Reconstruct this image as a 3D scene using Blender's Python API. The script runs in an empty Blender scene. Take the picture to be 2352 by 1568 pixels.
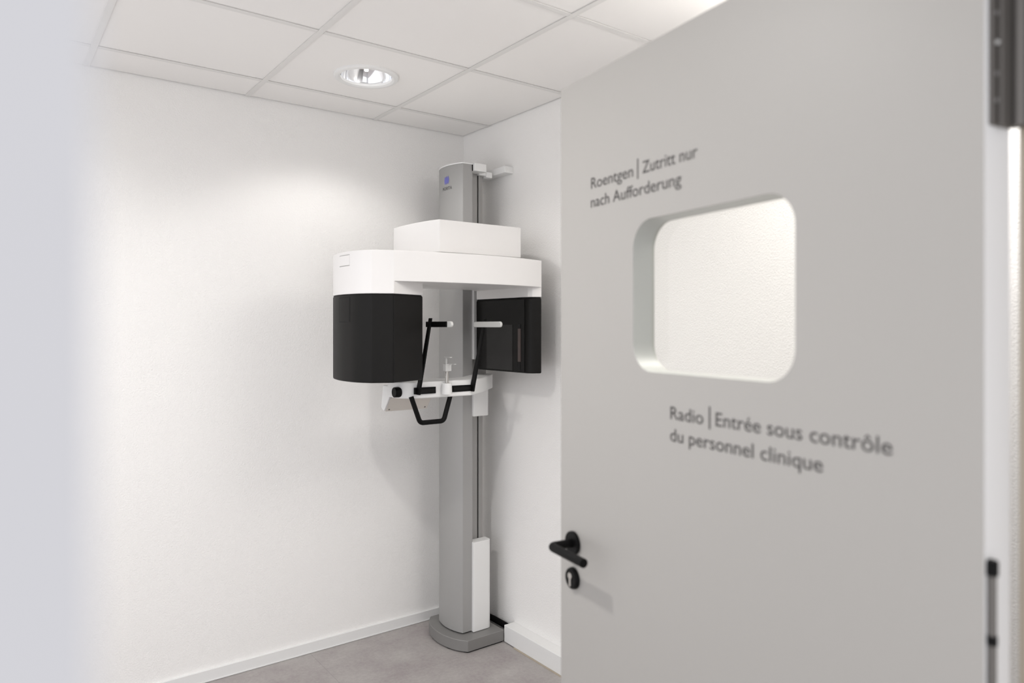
import bpy, bmesh, math, random
from mathutils import Vector, Matrix
SC = bpy.context.scene
COL = SC.collection

# ---------------------------------------------------------------- camera
# world axes: X runs along the wall that carries the baseboard, Y into the room, Z up; metres
CAM_Z = 1.557
yaw = math.radians(53.426)
fwd = Vector((math.cos(yaw), math.sin(yaw), 0.0))
cam = bpy.data.cameras.new('camera')
cam.sensor_width = 36.0
cam.lens = 1639.0 / 2352.0 * 36.0
cam.shift_y = -34.0 / 2352.0
cam.clip_start = 0.02
cam.dof.use_dof = True
cam.dof.focus_distance = 3.25
cam.dof.aperture_fstop = 2.2
cam_ob = bpy.data.objects.new('camera', cam)
COL.objects.link(cam_ob)
cam_ob.location = (0, 0, CAM_Z)
cam_ob.rotation_euler = (math.pi / 2, 0, yaw - math.pi / 2)
SC.camera = cam_ob

# ---------------------------------------------------------------- world, exposure
SC.view_settings.view_transform = 'Standard'
SC.view_settings.look = 'None'
SC.view_settings.gamma = 1.0
SC.view_settings.use_curve_mapping = False
SC.view_settings.exposure = 0.53
world = bpy.data.worlds.new('corridor_daylight')
SC.world = world
world.use_nodes = True
bg = world.node_tree.nodes['Background']
bg.inputs[0].default_value = (0.97, 0.97, 1.0, 1)
bg.inputs[1].default_value = 1.0
FILL_W = 7.0            # added fill panel, downwards
FILL_UP = 8.0           # and upwards
SPOT_W = 7.0            # power of the ceiling downlight in view
SPOT_COL = (1.0, 0.975, 0.945)

# room dimensions
XR, YB, XL, ZC = 2.132, 3.322, -0.34, 2.603
YF0, YF1 = 0.150, 0.33        # doorway wall, corridor face and room face
DX0, DX1, DZ = 0.0163, 1.024, 2.13

# ---------------------------------------------------------------- materials
def mat(name, col, rough=0.5, metal=0.0, spec=0.5, noise=None, bump=None, coat=0.0):
    m = bpy.data.materials.new(name)
    m.use_nodes = True
    nt = m.node_tree
    b = nt.nodes['Principled BSDF']
    b.inputs['Base Color'].default_value = (*col, 1)
    b.inputs['Roughness'].default_value = rough
    b.inputs['Metallic'].default_value = metal
    b.inputs['Specular IOR Level'].default_value = spec
    b.inputs['Coat Weight'].default_value = coat
    tc = nt.nodes.new('ShaderNodeTexCoord')
    if noise:
        sc, amt = noise
        n = nt.nodes.new('ShaderNodeTexNoise')
        n.inputs['Scale'].default_value = sc
        n.inputs['Detail'].default_value = 5
        r = nt.nodes.new('ShaderNodeMapRange')
        r.inputs[3].default_value = rough - amt
        r.inputs[4].default_value = rough + amt
        nt.links.new(tc.outputs['Object'], n.inputs['Vector'])
        nt.links.new(n.outputs[0], r.inputs[0])
        nt.links.new(r.outputs[0], b.inputs['Roughness'])
    if bump:
        sc, st, dist = bump
        n = nt.nodes.new('ShaderNodeTexNoise')
        n.inputs['Scale'].default_value = sc
        n.inputs['Detail'].default_value = 3
        n.inputs['Roughness'].default_value = 0.55
        bp = nt.nodes.new('ShaderNodeBump')
        bp.inputs['Strength'].default_value = st
        bp.inputs['Distance'].default_value = dist
        nt.links.new(tc.outputs['Object'], n.inputs['Vector'])
        nt.links.new(n.outputs[0], bp.inputs['Height'])
        nt.links.new(bp.outputs[0], b.inputs['Normal'])
    return m

def srgb(r, g, b):
    f = lambda c: c / 12.92 if c <= 0.04045 else ((c + 0.055) / 1.055) ** 2.4
    return tuple(f(v / 255) for v in (r, g, b))

M = {}
M['plaster'] = mat('white_roughcast_plaster', (0.90, 0.888, 0.870), 0.85, spec=0.2, bump=(185, 0.75, 0.0026))
M['ceiling'] = mat('ceiling_tile', (0.92, 0.905, 0.885), 0.9, spec=0.2, bump=(300, 0.1, 0.001))
M['tee'] = mat('ceiling_grid_paint', (0.80, 0.79, 0.77), 0.6)
M['skirting'] = mat('white_skirting', (0.82, 0.82, 0.81), 0.4)
M['white'] = mat('white_gloss_housing', (0.80, 0.787, 0.775), 0.32, noise=(6, 0.04))
M['white2'] = mat('white_satin_plastic', (0.84, 0.84, 0.83), 0.4, noise=(9, 0.04))
M['beige'] = mat('warm_white_panel', (0.66, 0.62, 0.57), 0.45, noise=(9, 0.04))
M['silver'] = mat('silver_metallic_paint', (0.39, 0.387, 0.38), 0.5, metal=0.3, noise=(14, 0.03))
M['base'] = mat('base_metallic_paint', (0.26, 0.255, 0.248), 0.5, metal=0.3, noise=(14, 0.03))
M['rail'] = mat('aluminium_rail', (0.36, 0.355, 0.345), 0.42, metal=0.6, noise=(20, 0.03))
M['steel'] = mat('brushed_steel', (0.55, 0.53, 0.50), 0.28, metal=1.0, noise=(40, 0.05))
M['charcoal'] = mat('charcoal_plastic', (0.0075, 0.0070, 0.0064), 0.5, spec=0.17, noise=(10, 0.04))
M['smoke'] = mat('dark_smoked_panel', (0.009, 0.0087, 0.0083), 0.16, spec=0.10, noise=(8, 0.02))
M['smoke2'] = mat('grey_smoked_window', (0.020, 0.0196, 0.019), 0.14, spec=0.2, noise=(8, 0.02))
M['slit'] = mat('brown_sensor_slit', (0.05, 0.03, 0.026), 0.3, noise=(30, 0.03))
M['black'] = mat('black_coated_metal', (0.0025, 0.0025, 0.0025), 0.5, spec=0.15, noise=(25, 0.05))
M['gap'] = mat('black_gap', (0.003, 0.003, 0.003), 0.9, noise=(5, 0.02))
M['silicone'] = mat('translucent_white_silicone', (0.62, 0.62, 0.60), 0.35, noise=(20, 0.03))
M['clear'] = mat('frosted_clear_plastic', (0.60, 0.60, 0.59), 0.2, noise=(20, 0.03))
M['leaf'] = mat('light_grey_door_laminate', (0.378, 0.365, 0.346), 0.45, noise=(4, 0.03))
M['edge'] = mat('white_door_edge', (0.70, 0.70, 0.70), 0.45, noise=(8, 0.03))
M['frame'] = mat('shaded_frame_cream_strip', (0.46, 0.40, 0.32), 0.5, noise=(8, 0.03))  # warm tone puts the door frame's shade into its colour; trunking strip shares it
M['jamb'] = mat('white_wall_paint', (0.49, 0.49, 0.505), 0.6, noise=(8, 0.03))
M['reveal'] = mat('grey_window_reveal', (0.52, 0.53, 0.50), 0.4, noise=(8, 0.03))
M['hinge'] = mat('dark_grey_hinge_steel', (0.16, 0.15, 0.14), 0.45, metal=0.75, noise=(30, 0.06))
M['ink'] = mat('dark_grey_lettering', (0.045, 0.042, 0.040), 0.6, noise=(30, 0.03))
M['blue'] = mat('blue_violet_emblem', srgb(112, 112, 186), 0.5, noise=(30, 0.03))
M['chrome'] = mat('polished_reflector', (0.92, 0.93, 0.95), 0.10, metal=1.0, noise=(12, 0.02))
M['cable'] = mat('black_cable_sheath', (0.003, 0.003, 0.003), 0.8, spec=0.1, noise=(40, 0.05))

def floor_material():
    m = bpy.data.materials.new('grey_concrete_look_vinyl')
    m.use_nodes = True
    nt = m.node_tree
    L = nt.links.new
    b = nt.nodes['Principled BSDF']
    tc = nt.nodes.new('ShaderNodeTexCoord')
    n1 = nt.nodes.new('ShaderNodeTexNoise'); n1.inputs['Scale'].default_value = 3.2; n1.inputs['Detail'].default_value = 6; n1.inputs['Roughness'].default_value = 0.62
    n2 = nt.nodes.new('ShaderNodeTexNoise'); n2.inputs['Scale'].default_value = 60; n2.inputs['Detail'].default_value = 6; n2.inputs['Roughness'].default_value = 0.7
    L(tc.outputs['Object'], n1.inputs['Vector']); L(tc.outputs['Object'], n2.inputs['Vector'])
    mx = nt.nodes.new('ShaderNodeMix'); mx.data_type = 'FLOAT'
    mx.inputs[0].default_value = 0.33
    L(n1.outputs[0], mx.inputs[2]); L(n2.outputs[0], mx.inputs[3])
    cr = nt.nodes.new('ShaderNodeValToRGB')
    cr.color_ramp.elements[0].position = 0.36; cr.color_ramp.elements[0].color = (*srgb(150, 142, 142), 1)
    cr.color_ramp.elements[1].position = 0.62; cr.color_ramp.elements[1].color = (*srgb(177, 173, 170), 1)
    L(mx.outputs[0], cr.inputs[0])
    # plank seams
    sep = nt.nodes.new('ShaderNodeSeparateXYZ'); L(tc.outputs['Object'], sep.inputs[0])
    def seam(out, off, pitch, w):
        a = nt.nodes.new('ShaderNodeMath'); a.operation = 'SUBTRACT'; a.inputs[1].default_value = off; L(out, a.inputs[0])
        p = nt.nodes.new('ShaderNodeMath'); p.operation = 'PINGPONG'; p.inputs[1].default_value = pitch / 2; L(a.outputs[0], p.inputs[0])
        c = nt.nodes.new('ShaderNodeMath'); c.operation = 'LESS_THAN'; c.inputs[1].default_value = w; L(p.outputs[0], c.inputs[0])
        return c.outputs[0]
    s1 = seam(sep.outputs[0], 1.254, 0.914, 0.0007)
    s2 = seam(sep.outputs[1], 2.85, 0.914, 0.0005)
    mxx = nt.nodes.new('ShaderNodeMath'); mxx.operation = 'MAXIMUM'; L(s1, mxx.inputs[0]); L(s2, mxx.inputs[1])
    sc = nt.nodes.new('ShaderNodeMath'); sc.operation = 'MULTIPLY'; sc.inputs[1].default_value = 0.45; L(mxx.outputs[0], sc.inputs[0])
    mc = nt.nodes.new('ShaderNodeMix'); mc.data_type = 'RGBA'
    L(sc.outputs[0], mc.inputs[0]); L(cr.outputs[0], mc.inputs[6]); mc.inputs[7].default_value = (0.1, 0.095, 0.09, 1)
    L(mc.outputs[2], b.inputs['Base Color'])
    b.inputs['Roughness'].default_value = 0.5
    b.inputs['Specular IOR Level'].default_value = 0.3
    bp = nt.nodes.new('ShaderNodeBump'); bp.inputs['Strength'].default_value = 0.08; bp.inputs['Distance'].default_value = 0.001
    L(n2.outputs[0], bp.inputs['Height']); L(bp.outputs[0], b.inputs['Normal'])
    return m
M['floor'] = floor_material()

def glass_material():
    m = bpy.data.materials.new('lead_glass_pane')
    m.use_nodes = True
    nt = m.node_tree
    nt.nodes.remove(nt.nodes['Principled BSDF'])
    out = nt.nodes['Material Output']
    t = nt.nodes.new('ShaderNodeBsdfTransparent'); t.inputs[0].default_value = (0.955, 0.955, 0.93, 1)
    g = nt.nodes.new('ShaderNodeBsdfGlossy'); g.inputs['Roughness'].default_value = 0.0
    lw = nt.nodes.new('ShaderNodeLayerWeight'); lw.inputs[0].default_value = 0.5
    pw = nt.nodes.new('ShaderNodeMath'); pw.operation = 'POWER'; pw.inputs[1].default_value = 5.0
    f = nt.nodes.new('ShaderNodeMath'); f.operation = 'MULTIPLY_ADD'; f.inputs[1].default_value = 0.92; f.inputs[2].default_value = 0.06
    nt.links.new(lw.outputs['Facing'], pw.inputs[0]); nt.links.new(pw.outputs[0], f.inputs[0])
    mx = nt.nodes.new('ShaderNodeMixShader')
    nt.links.new(f.outputs[0], mx.inputs[0]); nt.links.new(t.outputs[0], mx.inputs[1]); nt.links.new(g.outputs[0], mx.inputs[2])
    nt.links.new(mx.outputs[0], out.inputs[0])
    return m
M['glass'] = glass_material()

def emit_material():
    m = bpy.data.materials.new('lit_lamp_tube')
    m.use_nodes = True
    b = m.node_tree.nodes['Principled BSDF']
    b.inputs['Base Color'].default_value = (0.9, 0.9, 0.9, 1)
    b.inputs['Emission Color'].default_value = (1, 0.98, 0.95, 1)
    b.inputs['Emission Strength'].default_value = 5.0
    return m
M['lamp'] = emit_material()

# ---------------------------------------------------------------- helpers
def setp(o, label=None, cat=None, group=None, kind=None):
    if label: o['label'] = label
    if cat: o['category'] = cat
    if group: o['group'] = group
    if kind: o['kind'] = kind
    return o

def link(name, me, m, parent=None, bevel=0.0, seg=2, angle=35, smooth=True):
    me.name = name
    ms = m if isinstance(m, (list, tuple)) else [m]
    for x in ms: me.materials.append(x)
    o = bpy.data.objects.new(name, me)
    COL.objects.link(o)
    if parent is not None:
        o.parent = parent
        if parent.type == 'EMPTY' and 'keep' not in parent:
            o.matrix_parent_inverse = Matrix.Translation(-parent.location)
    if smooth:
        for p in me.polygons: p.use_smooth = True
        me.set_sharp_from_angle(angle=math.radians(angle))
    if bevel:
        b = o.modifiers.new('bevel', 'BEVEL')
        b.width = bevel; b.segments = seg; b.limit_method = 'ANGLE'; b.angle_limit = math.radians(angle)
        b.harden_normals = True
    return o

def build(name, bm, m, parent=None, **k):
    bmesh.ops.recalc_face_normals(bm, faces=bm.faces)
    me = bpy.data.meshes.new(name)
    bm.to_mesh(me); bm.free()
    return link(name, me, m, parent, **k)

def empty(name, loc, label, cat, group=None, kind=None):
    o = bpy.data.objects.new(name, None)
    COL.objects.link(o)
    o.location = loc
    o.empty_display_size = 0.1
    return setp(o, label, cat, group, kind)

def box(bm, x0, x1, y0, y1, z0, z1):
    v = [bm.verts.new(p) for p in ((x0, y0, z0), (x1, y0, z0), (x1, y1, z0), (x0, y1, z0), (x0, y0, z1), (x1, y0, z1), (x1, y1, z1), (x0, y1, z1))]
    for f in ((3, 2, 1, 0), (4, 5, 6, 7), (0, 1, 5, 4), (1, 2, 6, 5), (2, 3, 7, 6), (3, 0, 4, 7)):
        bm.faces.new([v[i] for i in f])

def boxbm(*a):
    bm = bmesh.new(); box(bm, *a); return bm

def prism(bm, pts, z0, z1, top=None):
    """pts: plan polygon; top: optional different plan for the upper end"""
    lo = [bm.verts.new((p[0], p[1], z0)) for p in pts]
    hi = [bm.verts.new((p[0], p[1], z1)) for p in (top or pts)]
    n = len(pts)
    bm.faces.new(lo[::-1]); bm.faces.new(hi)
    for i in range(n):
        bm.faces.new((lo[i], lo[(i + 1) % n], hi[(i + 1) % n], hi[i]))

def prismbm(pts, z0, z1, top=None):
    bm = bmesh.new(); prism(bm, pts, z0, z1, top); return bm

def catmull(pts, n=6, closed=False):
    out = []
    P = [Vector(p) for p in pts]
    for i in range(len(P) - 1):
        p0 = P[max(i - 1, 0)]; p1 = P[i]; p2 = P[i + 1]; p3 = P[min(i + 2, len(P) - 1)]
        for k in range(n):
            t = k / n
            out.append(0.5 * ((2 * p1) + (-p0 + p2) * t + (2 * p0 - 5 * p1 + 4 * p2 - p3) * t * t + (-p0 + 3 * p1 - 3 * p2 + p3) * t ** 3))
    out.append(P[-1])
    return [tuple(v) for v in out]

def cyl(bm, a, b, r0, r1=None, n=32):
    a = Vector(a); b = Vector(b); r1 = r0 if r1 is None else r1
    d = (b - a).normalized()
    u = d.orthogonal().normalized(); w = d.cross(u)
    A = [bm.verts.new(a + (u * math.cos(2 * math.pi * i / n) + w * math.sin(2 * math.pi * i / n)) * r0) for i in range(n)]
    B = [bm.verts.new(b + (u * math.cos(2 * math.pi * i / n) + w * math.sin(2 * math.pi * i / n)) * r1) for i in range(n)]
    bm.faces.new(A[::-1]); bm.faces.new(B)
    for i in range(n):
        bm.faces.new((A[i], A[(i + 1) % n], B[(i + 1) % n], B[i]))

def cylbm(*a, **k):
    bm = bmesh.new(); cyl(bm, *a, **k); return bm

def lathe(bm, prof, c, n=64, closed=False):
    rings = []
    for r, z in prof:
        rings.append([bm.verts.new((c[0] + r * math.cos(2 * math.pi * i / n), c[1] + r * math.sin(2 * math.pi * i / n), c[2] + z)) for i in range(n)])
    if closed: rings.append(rings[0])
    for a, b in zip(rings, rings[1:]):
        for i in range(n):
            bm.faces.new((a[i], a[(i + 1) % n], b[(i + 1) % n], b[i]))
    return rings

def sweep(bm, path, r, n=14, up=None):
    """round tube along a polyline"""
    P = [Vector(p) for p in path]
    prev = None; rings = []
    for i, p in enumerate(P):
        if i == 0: d = P[1] - P[0]
        elif i == len(P) - 1: d = P[-1] - P[-2]
        else: d = (P[i] - P[i - 1]).normalized() + (P[i + 1] - P[i]).normalized()
        d.normalize()
        if prev is None: u = d.orthogonal().normalized()
        else: u = (prev - d * prev.dot(d)).normalized()
        prev = u; w = d.cross(u)
        rings.append([bm.verts.new(p + (u * math.cos(2 * math.pi * k / n) + w * math.sin(2 * math.pi * k / n)) * r) for k in range(n)])
    bm.faces.new(rings[0][::-1]); bm.faces.new(rings[-1])
    for a, b in zip(rings, rings[1:]):
        for k in range(n):
            bm.faces.new((a[k], a[(k + 1) % n], b[(k + 1) % n], b[k]))

def rounded(path, r, n=8):
    """polyline with its inner corners rounded"""
    P = [Vector(p) for p in path]
    out = [P[0]]
    for i in range(1, len(P) - 1):
        a = (P[i - 1] - P[i]).normalized(); b = (P[i + 1] - P[i]).normalized()
        ang = a.angle(b); t = r / math.tan(ang / 2)
        p0 = P[i] + a * t; p1 = P[i] + b * t
        for k in range(n + 1):
            s = k / n
            out.append((1 - s) ** 2 * p0 + 2 * s * (1 - s) * P[i] + s * s * p1)
    out.append(P[-1])
    return out

def rrect(x0, x1, z0, z1, r, n=8):
    pts = []
    for cx, cz, a0 in ((x1 - r, z1 - r, 0), (x0 + r, z1 - r, 90), (x0 + r, z0 + r, 180), (x1 - r, z0 + r, 270)):
        for k in range(n + 1):
            a = math.radians(a0 + 90 * k / n)
            pts.append((cx + r * math.cos(a), cz + r * math.sin(a)))
    return pts

def text_mesh(s, bold=0.0):
    cu = bpy.data.curves.new('txt', 'FONT')
    cu.body = s; cu.size = 1.0; cu.resolution_u = 4; cu.offset = bold
    o = bpy.data.objects.new('txt', cu)
    COL.objects.link(o)
    bpy.context.view_layer.update()
    me = bpy.data.meshes.new_from_object(o.evaluated_get(bpy.context.evaluated_depsgraph_get()))
    bpy.data.objects.remove(o); bpy.data.curves.remove(cu)
    return me

# ---------------------------------------------------------------- room shell
fl = build('floor', boxbm(-1.6, XR + 0.12, -1.3, YB + 0.12, -0.05, 0.0), M['floor'], smooth=False)
setp(fl, 'grey-mauve concrete-look vinyl floor', 'floor', kind='structure')
wb = build('wall_back', boxbm(-1.6, XR + 0.1, YB, YB + 0.1, 0, ZC + 0.12), M['plaster'], smooth=False)
setp(wb, 'white roughcast wall with the white baseboard, left of the machine', 'wall', kind='structure')
wr = build('wall_right', boxbm(XR, XR + 0.1, 0.2, YB, 0, ZC + 0.12), M['plaster'], smooth=False)
setp(wr, 'white roughcast wall behind the open door', 'wall', kind='structure')
bm = bmesh.new()
box(bm, XL, DX0, YF0, YF1, 0, ZC + 0.12)
box(bm, DX1, XR, YF0, YF1, 0, ZC + 0.12)
box(bm, DX0, DX1, YF0, YF1, DZ, ZC + 0.12)
wf = build('wall_front', bm, M['jamb'], smooth=False)
setp(wf, 'pale wall edge of the doorway, blurred at the left of the picture', 'wall', kind='structure')

# door frame on the hinge side
bm = boxbm(DX1 - 0.003, DX1 + 0.001, YF0 - 0.004, YF1 + 0.002, 0, DZ)
box(bm, DX1 + 0.001, DX1 + 0.05, YF0 - 0.004, YF0, 0, DZ)
tr = build('trim_1', bm, M['frame'])
setp(tr, 'door frame beside the door hinge, shade painted into its warm grey', 'door frame', kind='structure')

# baseboard on the back wall
bm = bmesh.new()
prof = [(YB, 0.004), (YB - 0.015, 0.004), (YB - 0.015, 0.0505), (YB, 0.0505)]
a = [bm.verts.new((XL, y, z)) for y, z in prof]; b = [bm.verts.new((XR, y, z)) for y, z in prof]
bm.faces.new(a); bm.faces.new(b[::-1])
for i in range(len(prof)):
    j = (i + 1) % len(prof); bm.faces.new((a[i], b[i], b[j], a[j]))
box(bm, XL, XR, YB - 0.018, YB - 0.013, 0.0015, 0.0055)
bb = build('baseboard_back', bm, M['skirting'], smooth=False)
setp(bb, 'low white baseboard along the wall left of the machine', 'baseboard', kind='structure')

# ---------------------------------------------------------------- ceiling: tiles and grid
PX, PY, OX, OY = 0.6305, 0.6305, 0.335, 3.073
LIGHTS = [(1.291, 2.764), (0.03, 2.764), (0.03, 1.50)]
FILL_POS = (1.79, 0.868)       # added fill panel, unseen behind the open door
HOLE = 0.122
xs = [XL + 0.004]; x = OX - PX * 4
while x < XR:
    if x > XL + 0.02: xs.append(x)
    x += PX
xs.append(XR - 0.0055)
ys = [YB - 0.0055]; y = OY
while y > YF1:
    ys.append(y); y -= PY
ys.append(YF1 + 0.004); ys = ys[::-1]
TZ = ZC + 0.0035
bm = bmesh.new()
for i in range(len(xs) - 1):
    for j in range(len(ys) - 1):
        x0, x1, y0, y1 = xs[i], xs[i + 1], ys[j], ys[j + 1]
        g = 0.002
        x0 += g; x1 -= g; y0 += g; y1 -= g
        hole = [l for l in LIGHTS if x0 < l[0] < x1 and y0 < l[1] < y1]
        if not hole:
            box(bm, x0, x1, y0, y1, TZ, TZ + 0.012)
        else:
            cx, cy = hole[0]
            angs = sorted([2 * math.pi * k / 64 for k in range(64)] + [math.atan2(yy - cy, xx - cx) % (2 * math.pi) for xx in (x0, x1) for yy in (y0, y1)])
            ci, so, cu = [], [], []
            for an in angs:
                c, s = math.cos(an), math.sin(an)
                t = min(((x1 - cx) / c) if c > 1e-9 else ((x0 - cx) / c) if c < -1e-9 else 9, ((y1 - cy) / s) if s > 1e-9 else ((y0 - cy) / s) if s < -1e-9 else 9)
                ci.append(bm.verts.new((cx + HOLE * c, cy + HOLE * s, TZ)))
                cu.append(bm.verts.new((cx + HOLE * c, cy + HOLE * s, TZ + 0.012)))
                so.append(bm.verts.new((cx + t * c, cy + t * s, TZ)))
            n = len(angs)
            for k in range(n):
                bm.faces.new((so[k], so[(k + 1) % n], ci[(k + 1) % n], ci[k]))
                bm.faces.new((ci[k], ci[(k + 1) % n], cu[(k + 1) % n], cu[k]))
ce = build('ceiling', bm, M['ceiling'], smooth=False)
setp(ce, 'suspended ceiling of white square tiles', 'ceiling', kind='structure')
bm = bmesh.new()
for x in xs[1:-1]: box(bm, x - 0.012, x + 0.012, ys[0], ys[-1], ZC, TZ - 0.001)
for y in ys[1:-1]:
    for i in range(len(xs) - 1):
        box(bm, xs[i] + (0.012 if i else 0), xs[i + 1] - (0.012 if i < len(xs) - 2 else 0), y - 0.012, y + 0.012, ZC, TZ - 0.001)
build('ceiling_grid', bm, M['tee'], ce, bevel=0.001, seg=1)
bm = boxbm(XL - 0.1, XR + 0.1, YF0, YB + 0.1, ZC + 0.21, ZC + 0.26)
sl = build('void_cover', bm, M['gap'], ce, smooth=False)

# ---------------------------------------------------------------- recessed downlights and added fill panel
def downlight(x, y, label, power=SPOT_W, cone=132, blend=0.45):
    t = empty('ceiling_downlight', (x, y, ZC), label, 'ceiling light', 'recessed ceiling downlights')
    bm = bmesh.new()
    lathe(bm, [(0.106, 0.006), (0.134, 0.006), (0.134, -0.003), (0.130, -0.007), (0.116, -0.009), (0.107, -0.004)], (x, y, ZC), closed=True)
    build('trim_ring', bm, M['white2'], t)
    bm = bmesh.new()
    pr = []
    for k in range(15):
        s = k / 14
        pr.append((0.107 - 0.062 * s ** 1.7, -0.003 + 0.105 * s))
    pr += [(0.036, 0.103), (0.001, 0.103)]
    lathe(bm, pr, (x, y, ZC))
    build('reflector', bm, M['chrome'], t)
    bm = bmesh.new()
    cyl(bm, (x, y, ZC + 0.102), (x, y, ZC + 0.024), 0.009, n=20)
    build('lamp_tube', bm, M['lamp'], t, bevel=0.003)
    L = bpy.data.lights.new('lamp_beam', 'SPOT')
    L.energy = power; L.color = SPOT_COL
    L.spot_size = math.radians(cone); L.spot_blend = blend; L.shadow_soft_size = 0.045
    lo = bpy.data.objects.new('lamp_beam', L)
    COL.objects.link(lo); lo.parent = t
    lo.location = (0, 0, -0.002)
    return t
downlight(*LIGHTS[0], 'round recessed downlight glowing in the ceiling above the machine')
downlight(*LIGHTS[1], 'round recessed downlight near the plain wall, out of the picture to the left', 3, 132, 0.45)
downlight(*LIGHTS[2], 'round recessed downlight in the tile nearest the doorway, out of the picture', 40, 172, 0.8)
pl = empty('added_fill_panel', (FILL_POS[0], FILL_POS[1], 2.42), 'added flat square fill light below the ceiling, unseen behind the open door', 'ceiling light')  # added, unseen fill light that brightens the room and the ceiling
build('fill_panel_frame', boxbm(FILL_POS[0] - 0.29, FILL_POS[0] + 0.29, FILL_POS[1] - 0.29, FILL_POS[1] + 0.29, 2.405, 2.435), M['white2'], pl, bevel=0.003)
for sx in (-0.22, 0.22):
    build('fill_panel_wire', cylbm((FILL_POS[0] + sx, FILL_POS[1], 2.43), (FILL_POS[0] + sx, FILL_POS[1], ZC + 0.004), 0.0012, n=8), M['steel'], pl)
for nm, w, dz, rx in (('fill_glow', FILL_W, -0.018, 0.0), ('fill_uplight', FILL_UP, 0.018, math.pi)):
    L = bpy.data.lights.new(nm, 'AREA')
    L.shape = 'SQUARE'; L.size = 0.54; L.energy = w; L.color = SPOT_COL
    lo = bpy.data.objects.new(nm, L)
    COL.objects.link(lo); lo.parent = pl; lo.location = (0, 0, dz); lo.rotation_euler = (rx, 0, 0)

# ---------------------------------------------------------------- door (local frame: s from free edge to hinge, t into the leaf, z up)
D0 = Vector((1.08674, 1.27316, 0)); DV = Vector((-0.143212, -0.989692, 0)); TV = Vector((0.989692, -0.143212, 0))
def dl(s, t, z): return D0 + DV * s + TV * t + Vector((0, 0, z))
LEAF_W, LEAF_T, LEAF_H, LEAF_Z = 0.938, 0.055, 2.1105, 0.008
def dbox(bm, s0, s1, t0, t1, z0, z1):
    v = [bm.verts.new(dl(*p)) for p in ((s0, t0, z0), (s1, t0, z0), (s1, t1, z0), (s0, t1, z0), (s0, t0, z1), (s1, t0, z1), (s1, t1, z1), (s0, t1, z1))]
    for f in ((3, 2, 1, 0), (4, 5, 6, 7), (0, 1, 5, 4), (1, 2, 6, 5), (2, 3, 7, 6), (3, 0, 4, 7)):
        bm.faces.new([v[i] for i in f])
door = empty('door_1', D0 + DV * LEAF_W, 'light grey door standing open, with a rounded window and two languages of lettering', 'door', kind='structure')
W0, W1, WZ0, WZ1, WR = 0.2711, 0.6655, 1.4695, 1.7670, 0.055
def leaf_mesh():
    bm = bmesh.new()
    hole = rrect(W0, W1, WZ0, WZ1, WR, 10)
    cs, cz = (W0 + W1) / 2, (WZ0 + WZ1) / 2
    def face(t):
        inner = [bm.verts.new(dl(p[0], t, p[1])) for p in hole]
        corners = [bm.verts.new(dl(*p)) for p in ((LEAF_W, t, LEAF_H), (0, t, LEAF_H), (0, t, LEAF_Z), (LEAF_W, t, LEAF_Z))]
        nq = len(hole) // 4
        for q in range(4):
            arc = inner[q * nq:(q + 1) * nq]
            for k in range(nq - 1):
                bm.faces.new((corners[q], arc[k], arc[k + 1]))
            nx = inner[((q + 1) % 4) * nq]
            bm.faces.new((corners[q], arc[-1], nx, corners[(q + 1) % 4]))
        return inner, corners
    ia, ca = face(0); ib, cb = face(LEAF_T)
    n = len(ia)
    for k in range(n):
        f = bm.faces.new((ia[k], ia[(k + 1) % n], ib[(k + 1) % n], ib[k])); f.material_index = 1
    for k in range(4):
        f = bm.faces.new((ca[k], ca[(k + 1) % 4], cb[(k + 1) % 4], cb[k])); f.material_index = 2
    return bm
build('door_leaf', leaf_mesh(), [M['leaf'], M['reveal'], M['edge']], door, bevel=0.0015, seg=2)
bm = bmesh.new()
for t in (0.044, 0.050):
    pass
hole = rrect(W0 + 0.0005, W1 - 0.0005, WZ0 + 0.0005, WZ1 - 0.0005, WR, 10)
va = [bm.verts.new(dl(p[0], 0.046, p[1])) for p in hole]
bm.faces.new(va)
build('window_pane', bm, M['glass'], door, smooth=False)
# lever handle
hd = build('handle_rosette', cylbm(dl(.057, 0, 1.067), dl(.057, -.009, 1.067), 0.0262, n=40), M['black'], door, bevel=0.002)
bm = bmesh.new()
sweep(bm, rounded([dl(.057, -.008, 1.067), dl(.057, -.061, 1.067), dl(.186, -.061, 1.067)], 0.012), 0.0098, n=20)
build('door_handle', bm, M['black'], door, bevel=0.0012)
es = build('lock_escutcheon', cylbm(dl(.057, 0, .987), dl(.057, -.011, .987), 0.0252, 0.0225, n=40), M['black'], door, bevel=0.003)
bm = bmesh.new()
cyl(bm, dl(.057, -.008, .9935), dl(.057, -.0132, .9935), 0.0075, n=24)
dbox(bm, .0535, .0605, -.0128, -.008, .970, .992)
build('lock_cylinder', bm, M['steel'], es, bevel=0.0008)
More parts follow.
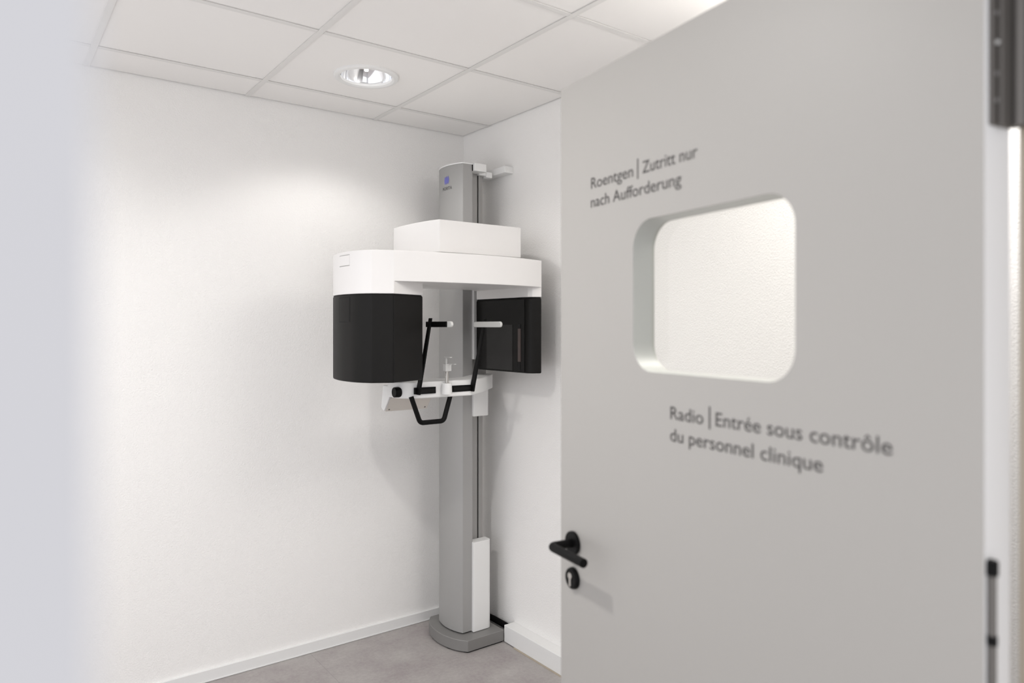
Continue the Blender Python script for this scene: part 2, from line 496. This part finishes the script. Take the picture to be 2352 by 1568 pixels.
# lettering
def letters(name, pieces, lab):
    bm = bmesh.new()
    for txt, s0, s1, zb, cap in pieces:
        if txt == '|':
            dbox(bm, s0, s1, -0.0008, 0.0, zb, cap); continue
        me = text_mesh(txt, 0.002)
        xs_ = [v.co.x for v in me.vertices]; x0, x1 = min(xs_), max(xs_)
        kz = cap / 0.729
        t2 = bmesh.new(); t2.from_mesh(me)
        for v in t2.verts:
            v.co = dl(s0 + (v.co.x - x0) / (x1 - x0) * (s1 - s0), -0.0006, zb + v.co.y * kz)
        tm = bpy.data.meshes.new('tmp'); t2.to_mesh(tm); t2.free()
        bm.from_mesh(tm); bpy.data.meshes.remove(tm); bpy.data.meshes.remove(me)
    o = build(name, bm, M['ink'], door, smooth=False)
    o['label'] = lab
CAP = 0.0250
letters('lettering', [('Roentgen', .1246, .2715, 1.8580, CAP), ('|', .2850, .2878, 1.8505, 1.8905), ('Zutritt nur', .3010, .4550, 1.8585, CAP),
                      ('nach Aufforderung', .1240, .4130, 1.8170, CAP)], 'German lettering above the window')
letters('lettering', [('Radio', .3835, .4695, 1.3850, CAP), ('|', .4836, .4866, 1.3785, 1.4180), ('Entr\u00e9e sous contr\u00f4le', .5000, .8225, 1.3860, CAP),
                      ('du personnel clinique', .3830, .7150, 1.3440, CAP)], 'French lettering below the window')
# hinge at the top, seen in the gap
bm = bmesh.new()
dbox(bm, LEAF_W - .002, LEAF_W + .004, .008, .052, 1.797, 1.99)
dbox(bm, LEAF_W + .003, LEAF_W + .009, .020, .034, 1.797, 1.99)
h = build('hinge', bm, M['hinge'], door, bevel=0.0015)
cyl_bm = bmesh.new()
cyl(cyl_bm, dl(.9435, .0605, 1.800), dl(.9435, .0605, 1.99), 0.0098, n=24)
build('hinge_knuckle', cyl_bm, M['hinge'], h, bevel=0.001)
bm = boxbm(1.0165, 1.0208, 0.24, 0.326, 1.800, 1.99)
build('frame_plate', bm, M['hinge'], h, bevel=0.001)
for z in (1.826, 1.858, 1.895, 1.93, 1.965):
    build('screw', cylbm(dl(LEAF_W + .003, .0165 + (0.003 if int(z * 1000) % 2 else 0), z), dl(LEAF_W + .0056, .0165, z), 0.0028, n=12), M['rail'], h)
bm = bmesh.new()
cyl(bm, dl(LEAF_W + .004, .008, 0.55), dl(LEAF_W + .004, .008, 1.270), 0.0048, n=20)
pin = build('hinge_pin', bm, M['hinge'], door)
build('pin_cap', cylbm(dl(LEAF_W + .004, .008, 1.262), dl(LEAF_W + .004, .008, 1.281), 0.0068, n=20), M['black'], pin, bevel=0.002)
build('pin_collar', cylbm(dl(LEAF_W + .004, .008, 1.180), dl(LEAF_W + .004, .008, 1.192), 0.0058, n=20), M['black'], pin, bevel=0.001)

# ---------------------------------------------------------------- panoramic x-ray machine
XM = empty('dental_xray_machine', (1.95, 2.98, 0), 'white and charcoal panoramic dental x-ray machine on a silver column in the corner', 'x-ray machine')
# base
arc = catmull([(1.857, 2.855), (1.822, 2.905), (1.801, 2.97), (1.795, 3.04), (1.803, 3.11), (1.825, 3.17), (1.86, 3.215)], 6)
base_pts = arc + [(2.07, 3.215), (2.07, 2.855)]
b_ = build('base_plate', prismbm(base_pts[::-1], 0.006, 0.060), M['base'], XM, bevel=0.003)
build('base_gasket', prismbm([(1.862, 2.862), (1.81, 2.96), (1.805, 3.1), (1.86, 3.2), (2.062, 3.2), (2.062, 2.862)][::-1], 0.0, 0.0065), M['gap'], b_)
# column
cc, cr = (2.09508, 3.04477), 0.24732
def colarc(B, off=0.0):
    A = cc[0] - math.sqrt(cr * cr - (B - cc[1]) ** 2)
    n = Vector((A - cc[0], B - cc[1])).normalized()
    return A + n.x * off, B + n.y * off
carc = [colarc(2.93 + 0.208 * k / 24) for k in range(25)]
col_pts = carc + [(2.022, 3.138), (2.022, 2.99), (1.933, 2.99), (1.933, 2.93)]
cl = build('column', prismbm(col_pts[::-1], 0.0655, 2.352), M['silver'], XM, bevel=0.002)
cp = [colarc(2.93 + 0.208 * k / 24, 0.0012) for k in range(25)] + [(2.022, 3.139), (2.022, 2.98), (1.933, 2.98), (1.933, 2.9285)]
build('column_cap', prismbm(cp[::-1], 2.352, 2.3585), M['white2'], XM, bevel=0.001)
bm = boxbm(1.9335, 1.990, 2.974, 2.992, 0.47, 2.330)
rl = build('guide_rail', bm, M['rail'], XM, bevel=0.001)
build('guide_rail', boxbm(1.9975, 2.0225, 2.974, 2.992, 0.47, 2.330), M['rail'], XM, bevel=0.001)
build('rail_gap', boxbm(1.989, 1.999, 2.984, 2.991, 0.47, 2.330), M['gap'], XM)
build('column_shade_strip', prismbm([(1.882, 2.938), (1.858, 3.0), (1.858, 3.1), (1.87, 3.13), (2.015, 3.13), (2.015, 2.992), (1.93, 2.992), (1.93, 2.938)][::-1], 0.0595, 0.066), M['gap'], XM)  # black filler painted as the shade between column and base
# emblem and name on the column
def on_column(name, fn, m):
    bm = bmesh.new(); fn(bm)
    o = build(name, bm, m, cl, smooth=False)
    return o
def emblem(bm):
    for k in (-1, 0, 1):
        c = 3.0345 - k * 0.0125
        zc = 2.282 + 0.0006 * k
        L, R = [], []
        n = 16
        for i in range(n + 1):
            s = -1 + 2 * i / n
            w = 0.0074 * max(0, 1 - s * s) ** 0.75
            z = zc + 0.0205 * s
            a = colarc(c + w, 0.0007); b = colarc(c - w, 0.0007)
            L.append(bm.verts.new((a[0], a[1], z))); R.append(bm.verts.new((b[0], b[1], z)))
        for i in range(n):
            bm.faces.new((L[i], R[i], R[i + 1], L[i + 1]))
on_column('emblem', emblem, M['blue'])
def brand(bm):
    me = text_mesh('MORITA', -0.006)
    t2 = bmesh.new(); t2.from_mesh(me)
    bmesh.ops.subdivide_edges(t2, edges=[e for e in t2.edges if e.calc_length() > 0.3], cuts=2)
    xs_ = [v.co.x for v in t2.verts]; x0, x1 = min(xs_), max(xs_)
    for v in t2.verts:
        B = 3.072 - (v.co.x - x0) / (x1 - x0) * (3.072 - 2.993)
        a = colarc(B, 0.0007)
        v.co = (a[0], a[1], 2.2335 + v.co.y * 0.0172 / 0.729)
    tm = bpy.data.meshes.new('tmp'); t2.to_mesh(tm); t2.free(); bm.from_mesh(tm)
    bpy.data.meshes.remove(tm); bpy.data.meshes.remove(me)
on_column('brand_lettering', brand, M['ink'])
# top bracket to the wall
tb = build('top_bracket', boxbm(1.9345, 2.003, 2.912, 3.00, 2.321, 2.3595), M['white2'], XM, bevel=0.002)
bm = bmesh.new()
box(bm, 2.03, 2.066, 2.952, 2.985, 2.306, 2.334)
build('bracket_link', bm, M['white2'], tb, bevel=0.002)
build('wall_bar', boxbm(2.078, XR, 2.862, 3.25, 2.322, 2.355), M['white2'], tb, bevel=0.002)
build('bracket_link', boxbm(1.99, 2.031, 2.957, 2.98, 2.314, 2.344), M['white2'], tb, bevel=0.002)
# lower column cover
def cover(name, z0, z1, x1=2.036, slope=0.0, par=XM):
    pts = [(1.929, 2.915)]
    r = 0.022
    for k in range(7):
        a = math.radians(-90 + 90 * k / 6)
        pts.append((x1 - r + r * math.cos(a), 2.915 + r + r * math.sin(a)))
    pts += [(x1, 2.973), (1.929, 2.973)]
    return build(name, prismbm(pts, z0, z1), M['white2'], par, bevel=0.003)
cover('foot_cover', 0.0615, 0.500)
for z0, z1 in ((0.066, 0.498), (1.119, 1.262), (1.40, 1.90), (2.322, 2.352)):
    build('shadow_gap', boxbm(1.9295, 1.9338, 2.9275, 2.94, z0, z1), M['gap'], XM)
# lift carriage for the head, upper plate
cg = cover('lift_plate', 1.397, 1.90, 2.03)
build('lift_bracket', boxbm(1.9345, 2.02, 2.94, 2.974, 1.30, 1.397), M['rail'], XM, bevel=0.001)
# upper arm housing
hp = catmull([(1.518, 2.55), (1.499, 2.62), (1.488, 2.72), (1.486, 2.82), (1.493, 2.912)], 6)
house = hp + [(1.93, 2.912), (2.0, 2.905), (2.025, 2.86), (2.02, 2.75), (1.985, 2.62), (1.9425, 2.552)]
build('arm_housing', prismbm(house[::-1], 1.8665, 2.0020), M['white'], XM, bevel=0.004)
build('pivot_disc', cylbm((1.62, 2.66, 1.846), (1.62, 2.66, 1.868), 0.085, n=48), M['white2'], XM)
# rotating arm
left_arc = catmull([(1.193, 2.88), (1.158, 2.79), (1.141, 2.69), (1.144, 2.60), (1.157, 2.545), (1.187, 2.497)], 6)
front = catmull([(1.187, 2.497), (1.262, 2.458), (1.45, 2.425), (1.69, 2.412), (1.86, 2.428), (1.990, 2.462)], 8)
beam = left_arc + front[1:] + [(2.012, 2.52), (2.025, 2.62), (2.022, 2.76), (2.00, 2.86), (1.96, 2.875), (1.87, 2.86), (1.6, 2.86), (1.3, 2.885)]
ZB, ZT, ZS = 1.7315, 1.8500, 1.6835
P3 = (1.262, 2.458)
left_rest = [(1.428, 2.529), (1.437, 2.62), (1.43, 2.80), (1.40, 2.86), (1.3, 2.872)]
left_plan = left_arc + [P3] + left_rest
front2 = catmull([P3, (1.45, 2.425), (1.69, 2.412), (1.86, 2.428), (1.990, 2.462)], 8)
right_out = [(1.990, 2.462), (2.012, 2.52), (2.025, 2.62), (2.022, 2.76), (2.00, 2.86)]
right_rest = [(1.97, 2.893), (1.932, 2.895), (1.936, 2.508), (1.9385, 2.496), (1.950, 2.4785)]
right_plan = right_rest + right_out
outline = left_arc + front2 + right_out[1:] + [(1.985, 2.898), (1.926, 2.902), (1.90, 2.864), (1.6, 2.870), (1.42, 2.874)]
def arm_mesh():
    bm = bmesh.new()
    n = len(outline)
    i1 = len(left_arc)                       # index of P3
    r0 = len(left_arc) + len(front2) - 1     # first outer corner on the right
    r1 = r0 + len(right_out) - 1
    legs = ((0, i1, left_rest, 1.6835), (r0, r1, right_rest, 1.688))
    top = [bm.verts.new((p[0], p[1], ZT)) for p in outline]
    low, mid = {}, {}
    for a, b, rest, zs in legs:
        for k in range(a, b + 1):
            low[k] = bm.verts.new((*outline[k], zs))
        mid[a] = bm.verts.new((*outline[a], ZB)); mid[b] = bm.verts.new((*outline[b], ZB))
    for k in range(n):
        if k not in low: mid[k] = bm.verts.new((*outline[k], ZB))
    bm.faces.new(top)
    bottom = []
    k = 0
    leg_at = {a: (a, b, rest, zs) for a, b, rest, zs in legs}
    while k < n:
        bottom.append(mid[k])
        if k in leg_at:
            a, b, rest, zs = leg_at[k]
            up = [bm.verts.new((*p, ZB)) for p in rest]        # runs from the leg's far end round to its start
            dn = [bm.verts.new((*p, zs)) for p in rest]
            chain_u = ([mid[b]] + up + [mid[a]])
            chain_d = ([low[b]] + dn + [low[a]])
            for q in range(len(chain_u) - 1):
                bm.faces.new((chain_d[q], chain_d[q + 1], chain_u[q + 1], chain_u[q]))
            bm.faces.new([low[q] for q in range(a, b + 1)] + dn)
            for q in range(a, b):
                f = [low[q], low[q + 1]]
                if q + 1 == b: f.append(mid[b])
                f += [top[q + 1], top[q]]
                if q == a: f.append(mid[a])
                bm.faces.new(f)
            bottom += up[::-1]
            k = b
            continue
        nx = (k + 1) % n
        if nx in mid:
            bm.faces.new((mid[k], mid[nx], top[nx], top[k]))
        k += 1
    bm.faces.new(bottom)
    return bm
ra = build('rotating_arm', arm_mesh(), M['white'], XM, bevel=0.0035, angle=14)
# heads
def inset(pts, d):
    c = Vector((sum(p[0] for p in pts) / len(pts), sum(p[1] for p in pts) / len(pts)))
    return [tuple(c + (Vector(p) - c) * (1 - d / (Vector(p) - c).length)) for p in pts]
th = build('tube_head', prismbm(left_plan[::-1], 1.342, 1.681), M['charcoal'], XM, bevel=0.005, angle=14)
build('seam_line', cylbm((1.2622, 2.4575, 1.345), (1.2622, 2.4575, 1.679), 0.0013, n=10), M['gap'], th)
build('screw', cylbm((1.2365, 2.4745, 1.408), (1.2358, 2.4705, 1.408), 0.0022, n=12), M['gap'], th)
build('seam_gasket', prismbm(inset(left_plan, 0.006)[::-1], 1.6805, 1.684), M['gap'], th)
def patch(path, off, s0, s1, z0, z1, thick):
    """curved panel following a plan path (by fraction), standing off it"""
    P = [Vector(p) for p in path]
    out = []
    n = 10
    acc = [0]
    for a, b in zip(P, P[1:]): acc.append(acc[-1] + (b - a).length)
    for k in range(n + 1):
        d = (s0 + (s1 - s0) * k / n) * acc[-1]
        for i in range(len(P) - 1):
            if acc[i + 1] >= d - 1e-9:
                break
        t = (d - acc[i]) / (acc[i + 1] - acc[i])
        p = P[i].lerp(P[i + 1], t); tg = (P[i + 1] - P[i]).normalized()
        nn = Vector((tg.y, -tg.x))
        if nn.x > 0: nn = -nn
        out.append((p + nn * off, p + nn * (off - thick)))
    poly = [tuple(o[0]) for o in out] + [tuple(o[1]) for o in out[::-1]]
    return prismbm(poly, z0, z1)
build('hatch_groove', patch(left_arc, 0.0006, 0.485, 0.73, 1.574, 1.6720, 0.004), M['gap'], th, bevel=0.0005, seg=1)
build('hatch_cover', patch(left_arc, 0.0014, 0.497, 0.718, 1.577, 1.6690, 0.004), M['charcoal'], th, bevel=0.001)
build('hatch_groove', patch(left_arc, 0.0005, 0.497, 0.718, 1.7935, 1.8380, 0.004), M['rail'], ra, bevel=0.0005, seg=1)
build('hatch_cover', patch(left_arc, 0.0016, 0.495, 0.72, 1.7960, 1.8355, 0.004), M['white'], ra, bevel=0.001)
dh = build('detector_head', prismbm(right_plan[::-1], 1.350, 1.685), M['charcoal'], XM, bevel=0.005)
build('seam_gasket', prismbm(inset(right_plan, 0.006)[::-1], 1.6845, 1.689), M['gap'], dh)
build('front_panel', boxbm(1.9315, 1.937, 2.512, 2.893, 1.356, 1.679), M['smoke'], dh, bevel=0.001)
build('sensor_window', boxbm(1.9300, 1.936, 2.598, 2.805, 1.358, 1.566), M['smoke2'], dh, bevel=0.0005)
build('sensor_slit', boxbm(1.9300, 1.936, 2.537, 2.558, 1.40, 1.548), M['slit'], dh)
build('sensor_slit', boxbm(1.9298, 1.936, 2.537, 2.558, 1.548, 1.568), M['gap'], dh)
build('sensor_slit', boxbm(1.9298, 1.936, 2.541, 2.553, 1.36, 1.40), M['gap'], dh)

# chin rest arm
ZC0, ZC1 = 1.252, 1.323
lend = catmull([(1.415, 2.82), (1.410, 2.76), (1.420, 2.71), (1.445, 2.675), (1.475, 2.660)], 5)
chin = lend + [(1.56, 2.655), (1.744, 2.652), (1.86, 2.735), (2.036, 2.905), (2.040, 2.973), (1.929, 2.973), (1.92, 2.93), (1.80, 2.82), (1.70, 2.79), (1.55, 2.79)]
ca = build('chin_rest_arm', prismbm(chin[::-1], ZC0, ZC1), M['white2'], XM, bevel=0.006, seg=3)
cover('chin_carriage', 1.117, 1.262, 2.026)
# slots, with sliding blocks
def slot(x0, x1):
    g = build('slot', boxbm(x0, x1, 2.6495, 2.66, 1.272, 1.300), M['black'], ca, bevel=0.0005, seg=1)
    build('slider', boxbm(x0 + 0.01, x1 - 0.004, 2.6475, 2.652, 1.278, 1.292), M['charcoal'], g, bevel=0.0005, seg=1)
slot(1.458, 1.560)
slot(1.638, 1.742)
# knob on the end
def knob():
    bm = bmesh.new()
    cyl(bm, (1.424, 2.720, 1.279), (1.396, 2.720, 1.279), 0.0225, 0.0215, n=36)
    return bm
build('adjustment_knob', knob(), M['black'], ca, bevel=0.002)
# operation panel at the back, its underside seen
bm = bmesh.new()
x0, x1 = 1.415, 1.632
prof = [(2.800, 1.252), (2.852, 1.186), (2.880, 1.200), (2.862, 1.300), (2.80, 1.300)]
a = [bm.verts.new((x0, y, z)) for y, z in prof]; b = [bm.verts.new((x1, y, z)) for y, z in prof]
bm.faces.new(a); bm.faces.new(b[::-1])
for i in range(len(prof)):
    j = (i + 1) % len(prof); bm.faces.new((a[i], b[i], b[j], a[j]))
op = build('control_panel_box', bm, M['white2'], ca, bevel=0.003)
bm = bmesh.new()
q = [(x0 + .006, 2.7985, 1.2485), (x1 - .004, 2.7985, 1.2485), (x1 - .004, 2.8485, 1.1855), (x0 + .006, 2.8485, 1.1855)]
nn = Vector((0, -0.066, -0.052)).normalized() * 0.002
va = [bm.verts.new(Vector(p)) for p in q]; vb = [bm.verts.new(Vector(p) + nn) for p in q]
bm.faces.new(va); bm.faces.new(vb[::-1])
for i in range(4): bm.faces.new((va[i], va[(i + 1) % 4], vb[(i + 1) % 4], vb[i]))
bp_ = build('panel_underside', bm, M['beige'], ca, bevel=0.0005, seg=1)
for xx in (x0 + 0.02, x1 - 0.018):
    c = Vector((xx, 2.8415, 1.1945))
    build('screw', cylbm(c + nn * 0.8, c + nn * 1.6, 0.0035, n=14), M['hinge'], bp_)
# patient handle
bm = bmesh.new()
sweep(bm, rounded([(1.452, 2.672, 1.262), (1.491, 2.664, 1.1485), (1.607, 2.664, 1.1485), (1.648, 2.672, 1.262)], 0.024), 0.0105, n=18)
build('patient_handle', bm, M['black'], ca)
# temple supports
def bar(bm, sections):
    """tapering flat bar, sections (x0,x1,y0,y1,z)"""
    rings = []
    for x0, x1, y0, y1, z in sections:
        rings.append([bm.verts.new(p) for p in ((x0, y0, z), (x1, y0, z), (x1, y1, z), (x0, y1, z))])
    bm.faces.new(rings[0][::-1]); bm.faces.new(rings[-1])
    for a, b in zip(rings, rings[1:]):
        for k in range(4): bm.faces.new((a[k], a[(k + 1) % 4], b[(k + 1) % 4], b[k]))
for side, xm in ((-1, 1.473), (1, 1.744)):
    bm = bmesh.new()
    x0, x1 = xm - 0.0045, xm + 0.0045
    bar(bm, [(x0, x1, 2.634, 2.658, 1.270), (x0, x1, 2.626, 2.655, 1.300), (x0, x1, 2.588, 2.612, 1.42), (x0, x1, 2.536, 2.554, 1.592)])
    tp = build('temple_support', bm, M['black'], ca, bevel=0.0015)
    xi = xm - side * 0.0045
    xa, xb = sorted((xi, xi - side * 0.008))
    xc, xd = sorted((xi - side * 0.006, xi - side * 0.017))
    build('pad_bracket', boxbm(xa, xb, 2.432, 2.594, 1.555, 1.578), M['black'], tp, bevel=0.002)
    bm = bmesh.new()
    pts = rrect(2.402, 2.604, 1.5545, 1.5785, 0.0119, 8)
    va = [bm.verts.new((xc, p[0], p[1])) for p in pts]; vb = [bm.verts.new((xd, p[0], p[1])) for p in pts]
    bm.faces.new(va); bm.faces.new(vb[::-1])
    for k in range(len(pts)): bm.faces.new((va[k], va[(k + 1) % len(pts)], vb[(k + 1) % len(pts)], vb[k]))
    build('temple_pad', bm, M['silicone'], tp, bevel=0.002)
# bite post
bx, by = 1.608, 2.638
bm = bmesh.new()
lathe(bm, [(0.001, -0.046), (0.0215, -0.046), (0.0225, -0.044), (0.021, 0.0), (0.019, 0.002), (0.001, 0.002)], (bx, by, 1.312), n=36)
bs = build('bite_post_socket', bm, M['white2'], ca)
po = build('bite_post', cylbm((bx, by, 1.315), (bx, by, 1.374), 0.0078, n=24), M['steel'], bs)
bm = bmesh.new()
box(bm, bx - 0.013, bx + 0.016, by - 0.011, by + 0.011, 1.366, 1.395)
box(bm, bx - 0.014, bx + 0.018, by - 0.013, by + 0.013, 1.392, 1.3965)
box(bm, bx + 0.0, bx + 0.010, by - 0.060, by - 0.010, 1.396, 1.3985)
bb_ = build('bite_holder', bm, M['clear'], bs, bevel=0.001)
bm = bmesh.new()
box(bm, bx - 0.007, bx - 0.001, by - 0.004, by + 0.004, 1.395, 1.4265)
box(bm, bx - 0.010, bx + 0.002, by - 0.040, by + 0.008, 1.4245, 1.4275)
build('bite_block', bm, M['clear'], bs, bevel=0.0008)

# ---------------------------------------------------------------- cable trunking and cable
bm = boxbm(2.068, XR, 0.50, 2.852, 0.004, 0.086)
du = build('cable_trunking', bm, M['skirting'], bevel=0.002)
setp(du, 'square white cable trunking on the floor edge right of the machine', 'cable trunking')
bm = boxbm(2.062, XR, 0.50, 2.77, 0.0, 0.004)
build('trunking_base', bm, M['frame'], du)
bm = bmesh.new()
sweep(bm, [(2.112, 3.18, 0.034), (2.112, 3.10, 0.05), (2.112, 3.0, 0.056), (2.112, 2.86, 0.056), (2.112, 2.845, 0.056)], 0.015)
cb = build('power_cable', bm, M['cable'])
setp(cb, 'thick black cable running from the machine foot into the white trunking', 'cable')
